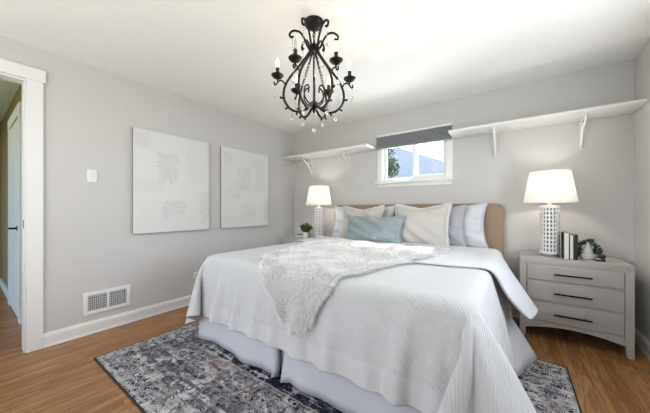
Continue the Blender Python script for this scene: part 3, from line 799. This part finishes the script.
# ------------------------------------------------------------------ pillows
def pillow(name, label, cat, w, h, t, m, loc, lean, rz=0, group=None, trim=None, seed=0, flange=0, dent=0, roll=0):
    """stands on its lower edge at loc; lean tips the top backwards (degrees)"""
    o = thing(name, label, cat, loc, math.radians(rz), group); r = random.Random(seed)
    ph = [(r.uniform(4, 11), r.uniform(4, 11), r.uniform(0, 6)) for _ in range(5)]
    N = 30; vs = []; fs = []
    R = Matrix.Rotation(math.radians(-lean), 4, 'X') @ Matrix.Rotation(math.radians(roll), 4, 'Y')
    def edge(u, v):
        # pointed corners, sides bowing in
        x = w / 2 * u * (1 - .095 * (1 - v * v) ** 1.0 * abs(u) ** 2); z = h / 2 * v * (1 - .125 * (1 - u * u) * abs(v) ** 2)
        if v > .5: z -= dent * (v - .5) * 2 * math.exp(-(u * 2.2) ** 2)
        return x, z
    for side in (1, -1):
        for jn in range(N + 1):
            for i in range(N + 1):
                u, v = -1 + 2 * i / N, -1 + 2 * jn / N
                u = math.sin(u * PI / 2) * .45 + u * .55; v = math.sin(v * PI / 2) * .45 + v * .55
                x, z = edge(u, v)
                k = max(0, (1 - abs(u) ** 2.6)) ** .55 * max(0, (1 - abs(v) ** 2.6)) ** .55
                k *= 1 + .12 * (-v)
                d = t / 2 * k + .008 * k * sum(math.sin(a * u + b * v + p) for a, b, p in ph) * .6
                # gathered creases running out of the corners
                rad = max(abs(u), abs(v)); d += .010 * k * math.sin(9 * math.atan2(v, u) * 2 + ph[0][2]) * rad ** 2
                vs.append(R @ Vector((x, -side * d, z + h / 2 * .96)))
        b0 = 0 if side == 1 else (N + 1) ** 2
        for jn in range(N):
            for i in range(N):
                k = b0 + jn * (N + 1) + i; f = (k, k + 1, k + N + 2, k + N + 1); fs.append(f if side == 1 else f[::-1])
    b = pydata('cushion_body' if 'cushion' in name else 'pillow_body', vs, fs, m, o)
    bm = bmesh.new(); bm.from_mesh(b.data); bmesh.ops.remove_doubles(bm, verts=bm.verts, dist=1e-4); bm.to_mesh(b.data); bm.free()
    for p in b.data.polygons: p.use_smooth = True
    s = b.modifiers.new('s', 'SUBSURF'); s.levels = 0; s.render_levels = 1
    # seam: flange strip or piping round the edge
    ring = []; K = 40
    for a, bq in (((-1, -1), (1, -1)), ((1, -1), (1, 1)), ((1, 1), (-1, 1)), ((-1, 1), (-1, -1))):
        for i in range(K):
            f = i / K; ring.append((a[0] + (bq[0] - a[0]) * f, a[1] + (bq[1] - a[1]) * f))
    if flange:
        vv = []; ff = []
        for i, (u, v) in enumerate(ring):
            x, z = edge(u, v); g = flange * (1 + .15 * r.gauss(0, 1))
            n = Vector((u if abs(u) > .999 else 0, 0, v if abs(v) > .999 else 0)).normalized()
            dy = .006 * math.sin(i * 1.7) + .004 * r.gauss(0, 1)
            a_ = Vector((x, 0, z + h / 2 * .96)) - n * .012; c_ = Vector((x, dy, z + h / 2 * .96)) + n * g
            vv += [R @ (a_ + Vector((0, -.006, 0))), R @ (c_ + Vector((0, -.003, 0))), R @ (c_ + Vector((0, .003, 0))), R @ (a_ + Vector((0, .006, 0)))]
        n = len(ring)
        for i in range(n):
            k, q = 4 * i, 4 * ((i + 1) % n)
            for e1, e2 in ((0, 1), (1, 2), (2, 3)): ff.append((k + e1, q + e1, q + e2, k + e2))
        pydata('flange', vv, ff, trim or m, o)
    else:
        pts = [R @ Vector((edge(u, v)[0], 0, edge(u, v)[1] + h / 2 * .96)) for u, v in ring]
        MB().tube(pts + [pts[0]], .0045, 6, False).build('piping', trim or m, o)
    return o
ZB = .715
pillow('bed_pillow', 'white pillow leaning on the headboard, left end beside the left lamp', 'pillow', .95, .47, .16, M['pillow_white'], (1.395, -.21, ZB), 10, 0, 'pillows and cushions on the bed', seed=1, dent=.02)
pillow('bed_pillow', 'white pillow leaning on the headboard, rightmost pillow on the bed', 'pillow', .96, .48, .16, M['pillow_white'], (2.405, -.21, ZB), 10, 0, 'pillows and cushions on the bed', seed=2, dent=.05, roll=-1.5)
pillow('bed_pillow', 'pale grey pillow between the cream cushion and the rightmost white pillow', 'pillow', .66, .47, .13, M['pillow_grey'], (2.375, -.325, ZB), 13, 0, 'pillows and cushions on the bed', seed=3, dent=.05, roll=-2)
pillow('throw_cushion', 'cream square cushion at left, half hidden behind the blue satin cushion', 'cushion', .59, .475, .15, M['pillow_cream'], (1.465, -.375, ZB), 14, 0, 'pillows and cushions on the bed', M['pillow_trim'], 4, .012, dent=.03)
pillow('throw_cushion', 'large cream square cushion with ivory edging right of blue satin cushion', 'cushion', .60, .485, .16, M['pillow_cream'], (2.245, -.455, ZB), 15, 0, 'pillows and cushions on the bed', M['pillow_trim'], 5, .022, dent=.03)
pillow('lumbar_cushion', 'shiny blue-grey satin oblong cushion in front of the cream cushions', 'cushion', .76, .35, .15, M['satin'], (1.735, -.60, ZB + .01), 20, 0, 'pillows and cushions on the bed', None, 6)

# ------------------------------------------------------------------ nightstands
NW, ND, NH = .69, .44, .70
def nightstand(loc, label):
    t = thing('nightstand', label, 'nightstand', loc, 0, 'bedside nightstands')
    hw = NW / 2
    MB().box(-hw, -ND, NH - .045, hw, 0, NH, .004).build('top', M['ns'], t)
    c = MB().box(-hw + .012, -ND + .02, .14, hw - .012, -.01, NH - .045)
    for s in (-1, 1):
        x0, x1 = sorted((s * hw, s * (hw - .048)))
        c.box(x0, -ND, .14, x1, -.0, NH - .045, .003)
    for z in (.150, .3285, .504, .648): c.box(-hw + .04, -ND + .006, z - .0085, hw - .04, -ND + .03, z + .0085)
    c.build('case', M['ns'], t, smooth=False)
    # arched apron
    n = 20; poly = [(-hw + .046, .145), (hw - .046, .145)]
    for i in range(n + 1):
        x = hw - .046 - (2 * hw - .092) * i / n; u = x / (hw - .046); poly.append((x, .086 + .042 * (1 - u * u)))
    MB().prism(poly, 'y', -ND + .004, -ND + .024).build('apron', M['ns'], t, smooth=False)
    for sx in (-1, 1):
        for y0 in (-ND, -.055):
            a, b = sorted((sx * hw, sx * (hw - .048)))
            l = MB().box(a, y0, 0, b, y0 + .05, .142, .003)
            for v in l.bm.verts:
                if v.co.z < .05: v.co.x += -.010 * sx * (1 if abs(v.co.x) < hw - .02 else 0) * -1
            l.build('leg', M['ns'], t, smooth=False)
    for z0, z1 in ((.161, .318), (.339, .494), (.515, .638)):
        d = MB().box(-hw + .052, -ND - .006, z0, hw - .052, -ND + .3, z1, .007, 3).build('drawer', M['ns'], t)
        zc = (z0 + z1) / 2
        hd_ = MB().box(-.115, -ND - .040, zc - .006, .115, -ND - .028, zc + .006, .002)
        for s in (-1, 1): hd_.tube([(s * .08, -ND - .034, zc), (s * .08, -ND - .004, zc)], .0055, 10)
        hd_.build('handle', M['blackmetal'], d)
    return t
ns = nightstand((3.487, -.03, 0), 'greige three-drawer nightstand with black handles, right of the bed')
dup(ns, (.52, -.03, 0), 'greige nightstand in the left corner, mostly hidden by the bed')

# ------------------------------------------------------------------ table lamps with pierced ceramic body
def table_lamp(loc, label, power):
    t = thing('table_lamp', label, 'lamp', loc, 0, 'bedside lamps')
    MB().lathe([(.0, 0), (.066, 0), (.068, .004), (.068, .014), (.06, .018), (.06, .024)], n=32).build('base', M['steel'], t)
    na, nz, r, z0, z1 = 18, 11, .0725, .024, .445
    bm = bmesh.new(); zs = [z0, z0 + .010]
    cell = (z1 - z0 - .02) / nz
    for k in range(nz): zs += [z0 + .010 + cell * k + cell * .38, z0 + .010 + cell * (k + 1)]
    zs += [z1]
    an = []
    for k in range(na): an += [2 * PI * k / na, 2 * PI * (k + .48) / na]
    V = [[bm.verts.new((r * math.cos(a), r * math.sin(a), z)) for a in an] for z in zs]
    for j_ in range(len(zs) - 1):
        for i in range(len(an)):
            hole = (i % 2 == 1) and (2 <= j_ < len(zs) - 2) and (j_ % 2 == 0)
            if not hole: bm.faces.new((V[j_][i], V[j_][(i + 1) % len(an)], V[j_ + 1][(i + 1) % len(an)], V[j_ + 1][i]))
    mb = MB(); mb.bm.free(); mb.bm = bm
    b = mb.build('lamp_body', M['ceramic'], t, smooth=False)
    so = b.modifiers.new('th', 'SOLIDIFY'); so.thickness = .009; so.offset = -1
    MB().lathe([(.0, .445), (.0725, .445), (.0725, .452), (.03, .458), (.014, .460), (.014, .505), (.010, .51), (.010, .54)], n=24).build('neck', M['ceramic'], t)
    MB().lathe([(.058, .026), (.058, .444)], n=20).build('hole_shade_tube', M['hole_shade'], t)  # dark tube added inside so the lattice holes look shaded
    sh = MB().lathe([(.192, .488), (.1455, .765)], n=48, cap=False).build('lamp_shade', M['shade'], t)
    for rr, zz in ((.192, .489), (.1455, .764)):
        MB().tube([(rr * math.cos(a), rr * math.sin(a), zz) for a in [i * 2 * PI / 48 for i in range(49)]], .003, 6, False).build('shade_rim', M['shade'], t)
    sp_ = MB()
    for k in range(3):
        a = 2 * PI * k / 3; sp_.tube([(0, 0, .748), (.148 * math.cos(a), .148 * math.sin(a), .758)], .0022, 6)
    sp_.build('shade_spider', M['steel'], t)
    bu = MB().lathe([(.0, .54), (.014, .54), (.014, .565), (.024, .585), (.030, .61), (.024, .635), (.0, .645)], n=16)
    bu.build('bulb', emit('warm_lamp_bulb', (1, .82, .6), 6), t)
    L = lamp('lamp_light', 'POINT', (0, 0, .615), power, (1.0, .92, .83), shadow_soft_size=.035); L.parent = t
    return t
table_lamp((3.362, -.27, NH), 'white lamp with pierced lattice body on the right nightstand beside books', 15)
table_lamp((.735, -.27, NH), 'white lamp with pierced lattice body on the left nightstand behind plant', 15)

# ------------------------------------------------------------------ things on the right nightstand
def book(name, label, loc, w, d, h, cover, rz=0, group=None, flat=False, page=None):
    t = thing(name, label, 'book', loc, math.radians(rz), group); c = .003
    if flat:
        MB().box(-w / 2, -d / 2, 0, w / 2, d / 2, c, .0008).box(-w / 2, -d / 2, h - c, w / 2, d / 2, h, .0008).box(-w / 2, d / 2 - c, 0, w / 2, d / 2, h, .0008).build('cover', cover, t)
        MB().box(-w / 2 + .004, -d / 2 + .004, c, w / 2 - .004, d / 2 - c, h - c).build('page_block', page or M['paper'], t, smooth=False)
    else:
        MB().box(-w / 2, -d / 2, 0, -w / 2 + c, d / 2, h, .0008).box(w / 2 - c, -d / 2, 0, w / 2, d / 2, h, .0008).box(-w / 2, d / 2 - c, 0, w / 2, d / 2, h, .0008).build('cover', cover, t)
        MB().box(-w / 2 + c, -d / 2 + .003, .003, w / 2 - c, d / 2 - c, h - .004).build('page_block', page or M['paper'], t, smooth=False)
    return t
G_B = 'books standing beside the right lamp'
book('hardback_book', 'tallest black hardback beside the right lamp, cream pages facing out', (3.462, -.325, NH), .036, .15, .222, M['blackcover'], 0, G_B)
book('hardback_book', 'middle hardback of the three, slightly shorter, cream pages facing out', (3.4935, -.33, NH), .026, .145, .206, M['blackcover'], 0, G_B)
b3 = book('hardback_book', 'black book at right end of row, dark spine facing out', (3.5205, -.33, NH), .024, .145, .210, M['blackcover'], 180, G_B)

pl = thing('potted_plant', 'trailing dark green plant in white bowl on right nightstand', 'plant', (3.606, -.30, NH))
MB().lathe([(.0, 0), (.030, 0), (.034, .004), (.054, .030), (.060, .052), (.056, .052), (.05, .034), (.03, .022), (0, .02)], n=28).build('bowl', M['ceramic'], pl)
MB().lathe([(.0, .02), (.030, .022), (.036, .045), (.032, .075), (.020, .105), (.010, .128), (.007, .148), (.0, .153)], n=20).build('finial', mat('matte_white_ornament', (.72, .71, .69), .6), pl)
def leaves(strands, size, seed, n=26):
    r = random.Random(seed); V = []; F = []; st = MB()
    for s in strands:
        p = catmull(s, 8); st.tube(p, .0012, 5)
        for i in range(n):
            c = p[int(r.random() * (len(p) - 1))] + Vector((r.gauss(0, .004), r.gauss(0, .004), r.gauss(0, .004)))
            a = Vector((r.gauss(0, 1), r.gauss(0, 1), r.gauss(0, .6))).normalized(); b = a.cross(Vector((r.gauss(0, 1), r.gauss(0, 1), r.gauss(0, 1)))).normalized(); L = size * r.uniform(.7, 1.2)
            nn = a.cross(b) * L * .18; k = len(V)
            V += [c, c + a * L * .35 + b * L * .33 + nn, c + a * L * .75 + b * L * .26 + nn, c + a * L, c + a * L * .75 - b * L * .26 + nn, c + a * L * .35 - b * L * .33 + nn, c + a * L * .5]
            F += [(k, k + 1, k + 6), (k + 1, k + 2, k + 6), (k + 2, k + 3, k + 6), (k + 3, k + 4, k + 6), (k + 4, k + 5, k + 6), (k + 5, k, k + 6)]
    return V, F, st
arch = [[(-.045, .0, .035), (-.052, 0, .09), (-.035, -.01, .135), (0, -.01, .155)], [(-.04, .02, .03), (-.04, .02, .10), (-.01, .02, .15), (.03, .02, .15)],
        [(-.03, .01, .12), (.0, .0, .158), (.04, -.01, .14), (.062, -.02, .095)], [(.02, .01, .15), (.055, -.01, .115), (.075, -.03, .06), (.082, -.045, .022)],
        [(.03, -.01, .14), (.066, -.02, .08), (.068, -.045, .03), (.075, -.06, .024)], [(-.05, -.01, .11), (-.058, -.02, .07), (-.05, -.03, .04)], [(.04, 0, .12), (.05, .02, .07), (.05, .03, .04)]]
V, F, st = leaves(arch, .025, 5, 34)
st.build('stem', M['leaf'], pl); pydata('foliage', V, F, M['leaf'], pl, smooth=False)
tk = MB()
for i in range(4): tk.ball((-.021 + i * .014, .002 * (i % 2), .0075), .0078, 2, (1, 1, .95))
tk.tube([(-.025, 0, .006), (.025, 0, .006)], .002, 6)
tag(tk.build('bead_string', mat('dark_wood_bead', (.02, .016, .014), .5), loc=(3.668, -.385, NH)), 'tiny dark string of beads lying right of the trailing plant', 'beads')

# ------------------------------------------------------------------ things on the left nightstand
G_L = 'flat books on the left nightstand'
book('flat_book', 'white book lying flat at bottom of stack on left nightstand', (.435, -.27, NH), .17, .19, .018, M['ceramic'], 6, G_L, True)
book('flat_book', 'black book lying on top of white book on left nightstand', (.44, -.27, NH + .018), .155, .175, .018, M['blackcover'], 6, G_L, True)
kn = MB()
P = []
for i in range(81):
    a = i * 2 * PI / 80; rr = .040 + .019 * math.cos(3 * a); P.append((rr * math.cos(2 * a), .020 * math.sin(3 * a), .072 + rr * math.sin(2 * a)))
kn.tube(P, .0135, 10, False)
tag(kn.build('knot_ornament', M['ceramic'], loc=(.415, -.285, NH + .036)), 'white knot ornament sitting on the black book, left nightstand', 'ornament')
fp = thing('potted_plant', 'small bushy green plant in white pot on left nightstand', 'plant', (.565, -.375, NH))
MB().lathe([(.0, 0), (.040, 0), (.048, .085), (.044, .085), (.040, .07), (0, .068)], n=24).build('pot', M['ceramic'], fp)
MB().lathe([(0, .074), (.0425, .074)], n=20).build('soil', M['soil'], fp)
r = random.Random(2); strands = []
for i in range(26):
    a = r.uniform(0, 2 * PI); q = r.uniform(.02, .115); z = .245 - q * .75 + r.uniform(-.03, .01)
    strands.append([(.01 * math.cos(a), .01 * math.sin(a), .07), (q * .4 * math.cos(a), q * .4 * math.sin(a), .12), (q * math.cos(a), q * math.sin(a), z)])
V, F, st = leaves(strands, .040, 8, 18)
st.build('stem', M['leafbright'], fp); pydata('foliage', V, F, M['leafbright'], fp, smooth=False)

# ------------------------------------------------------------------ chandelier
CX, CY = 1.980, -1.97
ch = thing('chandelier', 'black wrought iron chandelier with candle bulbs and hanging crystals', 'chandelier', (CX, CY, H))
def Z(z): return z - H
MB().lathe([(.0, Z(2.419)), (.068, Z(2.419)), (.068, Z(2.41)), (.060, Z(2.392)), (.035, Z(2.378)), (.012, Z(2.370)), (0, Z(2.368))], n=28).build('canopy', M['black_iron'], ch)
l = MB()
for k, z in enumerate((2.358, 2.334, 2.310)):
    rr = .014; P = []
    for i in range(17):
        a = 2 * PI * i / 16; x = .010 * math.cos(a); zz = z + .017 * math.sin(a)
        P.append((x, 0, Z(zz)) if k % 2 else (0, x, Z(zz)))
    l.tube(P, .0032, 6, False)
l.build('chain', M['black_iron'], ch)
MB().lathe([(0, Z(2.292)), (.008, Z(2.288)), (.010, Z(2.25)), (.026, Z(2.242)), (.030, Z(2.23)), (.024, Z(2.218)), (.009, Z(2.21)), (.0075, Z(1.90)), (.010, Z(1.875)), (.028, Z(1.86)), (.032, Z(1.842)), (.026, Z(1.822)), (.012, Z(1.81)), (.006, Z(1.79)), (0, Z(1.787))], n=18).build('center_column', M['black_iron'], ch)
cl = MB()
for k in range(12):
    a = k * PI / 6; rr = .026 if k % 2 else .034; zz = 2.236 + (.012 if k % 2 else -.010)
    cl.tube([(rr * .4 * math.cos(a), rr * .4 * math.sin(a), Z(zz)), (rr * .8 * math.cos(a), rr * .8 * math.sin(a), Z(zz + .006)), (rr * 1.25 * math.cos(a), rr * 1.25 * math.sin(a), Z(zz - .006))], [.006, .010, .005], 7)
cl.build('collar_leaves', M['black_iron'], ch)
def pol(r_, z, a, side=0.0): return (r_ * math.cos(a) - side * math.sin(a), r_ * math.sin(a) + side * math.cos(a), Z(z))
def crystal_drop(mb_, p, s, kind=0):
    x, y, z = p
    if kind == 0: mb_.lathe([(0, -.0), (.35 * s, -.35 * s), (.5 * s, -.95 * s), (.36 * s, -1.35 * s), (0, -1.55 * s)], p, 8)
    else: mb_.ball((x, y, z - .5 * s), .5 * s, 2)
A0 = math.atan2(-3.416 + 1.97, 3.117 - 1.985) + math.radians(33)
for k in range(6):
    a = A0 + k * PI / 3
    ar = MB()
    rib = catmull([pol(.020, 2.232, a), pol(.055, 2.175, a), pol(.115, 2.095, a), pol(.175, 2.015, a), pol(.205, 1.945, a), pol(.205, 1.875, a), pol(.165, 1.815, a), pol(.105, 1.795, a), pol(.055, 1.812, a), pol(.026, 1.842, a)], 6)
    ar.tube(rib, .0082, 8)
    for z_, r_, dr, dz in ((1.885, .209, .024, .002), (1.825, .178, .020, -.018), (1.797, .115, .006, -.026)):    # leaf nubs
        ar.tube([pol(r_, z_, a), pol(r_ + dr * .5, z_ + dz * .5, a), pol(r_ + dr, z_ + dz + .004, a)], [.007, .0065, .0085], 8)
    # S hook carrying the candle cup
    ar.tube(catmull([pol(.196, 1.975, a), pol(.214, 2.000, a), pol(.236, 2.004, a), pol(.252, 1.988, a), pol(.262, 1.975, a), pol(.273, 1.982, a), pol(.268, 1.996, a)], 5), .0052, 7)
    ar.tube([pol(.248, 1.995, a), pol(.250, 2.022, a)], .006, 8)
    arm = ar.build('arm', M['black_iron'], ch)
    # upper scroll
    MB().tube(catmull([pol(.020, 2.222, a), pol(.045, 2.250, a), pol(.064, 2.295, a), pol(.095, 2.342, a), pol(.138, 2.352, a), pol(.167, 2.330, a), pol(.160, 2.306, a), pol(.142, 2.312, a)], 6), [.0074] * 40 + [.0085] * 3, 8).build('scroll', M['black_iron'], ch)
    # inner lower scroll
    MB().tube(catmull([pol(.026, 1.845, a + PI / 6), pol(.055, 1.860, a + PI / 6), pol(.078, 1.90, a + PI / 6), pol(.074, 1.95, a + PI / 6), pol(.052, 1.972, a + PI / 6), pol(.040, 1.955, a + PI / 6), pol(.048, 1.942, a + PI / 6)], 6), .0052, 8).build('lower_scroll', M['black_iron'], ch)
    c0 = pol(.250, 0, a)[:2]
    cup = MB().lathe([(.0, Z(2.014)), (.012, Z(2.016)), (.030, Z(2.024)), (.041, Z(2.036)), (.043, Z(2.041)), (.030, Z(2.037)), (.017, Z(2.036)), (.017, Z(2.046))], (c0[0], c0[1], 0), 20).build('candle_cup', M['black_iron'], ch)
    MB().lathe([(.0125, Z(2.038)), (.0125, Z(2.092)), (0, Z(2.092))], (c0[0], c0[1], 0), 14).build('candle_sleeve', M['sleeve'], cup)
    bm_ = M['bulb'] if k != 5 else M['crystal']
    MB().lathe([(.006, Z(2.092)), (.0105, Z(2.104)), (.0125, Z(2.116)), (.010, Z(2.134)), (.005, Z(2.152)), (.0, Z(2.164))], (c0[0], c0[1], 0), 14).build('bulb', bm_, cup)
    # crystals: under the cup, from rib bottom, from the upper scroll
    for (r_, z_, aa, n_, sz) in ((.268, 1.975, a, 3, .024), (.150, 2.312, a, 6, .018), (.150, 1.800, a, 2, .024), (.20, 1.985, a, 4, .018)):
        cr = MB(); x, y, z = pol(r_, z_, aa)
        for i in range(n_):
            cr.ball((x, y, z - .008 - i * .017), .0048, 1); 
        cr.tube([(x, y, z), (x, y, z - .017 * n_)], .0008, 4)
        crystal_drop(cr, (x, y, z - .006 - .017 * n_), sz, 0 if n_ != 2 else 1)
        cr.build('crystal', M['crystal'], ch)
    # swag of beads between collar and arm
    sg = MB(); p0, p1 = Vector(pol(.022, 2.235, a + PI / 6)), Vector(pol(.150, 1.90, a + PI / 6))
    for i in range(12):
        q = p0.lerp(Vector(pol(.09, 2.0, a + PI / 6)), i / 11) - Vector((0, 0, .05 * math.sin(PI * i / 11))); sg.ball(q, .0052, 1)
    sg.tube([p0.lerp(Vector(pol(.09, 2.0, a + PI / 6)), i / 11) - Vector((0, 0, .05 * math.sin(PI * i / 11))) for i in range(12)], .0008, 4)
    sg.build('bead_swag', M['crystal'], ch)
cr = MB()
for i in range(5): cr.ball((0, 0, Z(1.778) - i * .016), .005, 1)
cr.tube([(0, 0, Z(1.790)), (0, 0, Z(1.68))], .001, 4); cr.ball((0, 0, Z(1.672)), .015, 2); cr.build('crystal', M['crystal'], ch)
L = lamp('chandelier_light', 'POINT', (0, 0, Z(1.95)), 4.2, (1.0, .88, .74), shadow_soft_size=.22); L.parent = ch
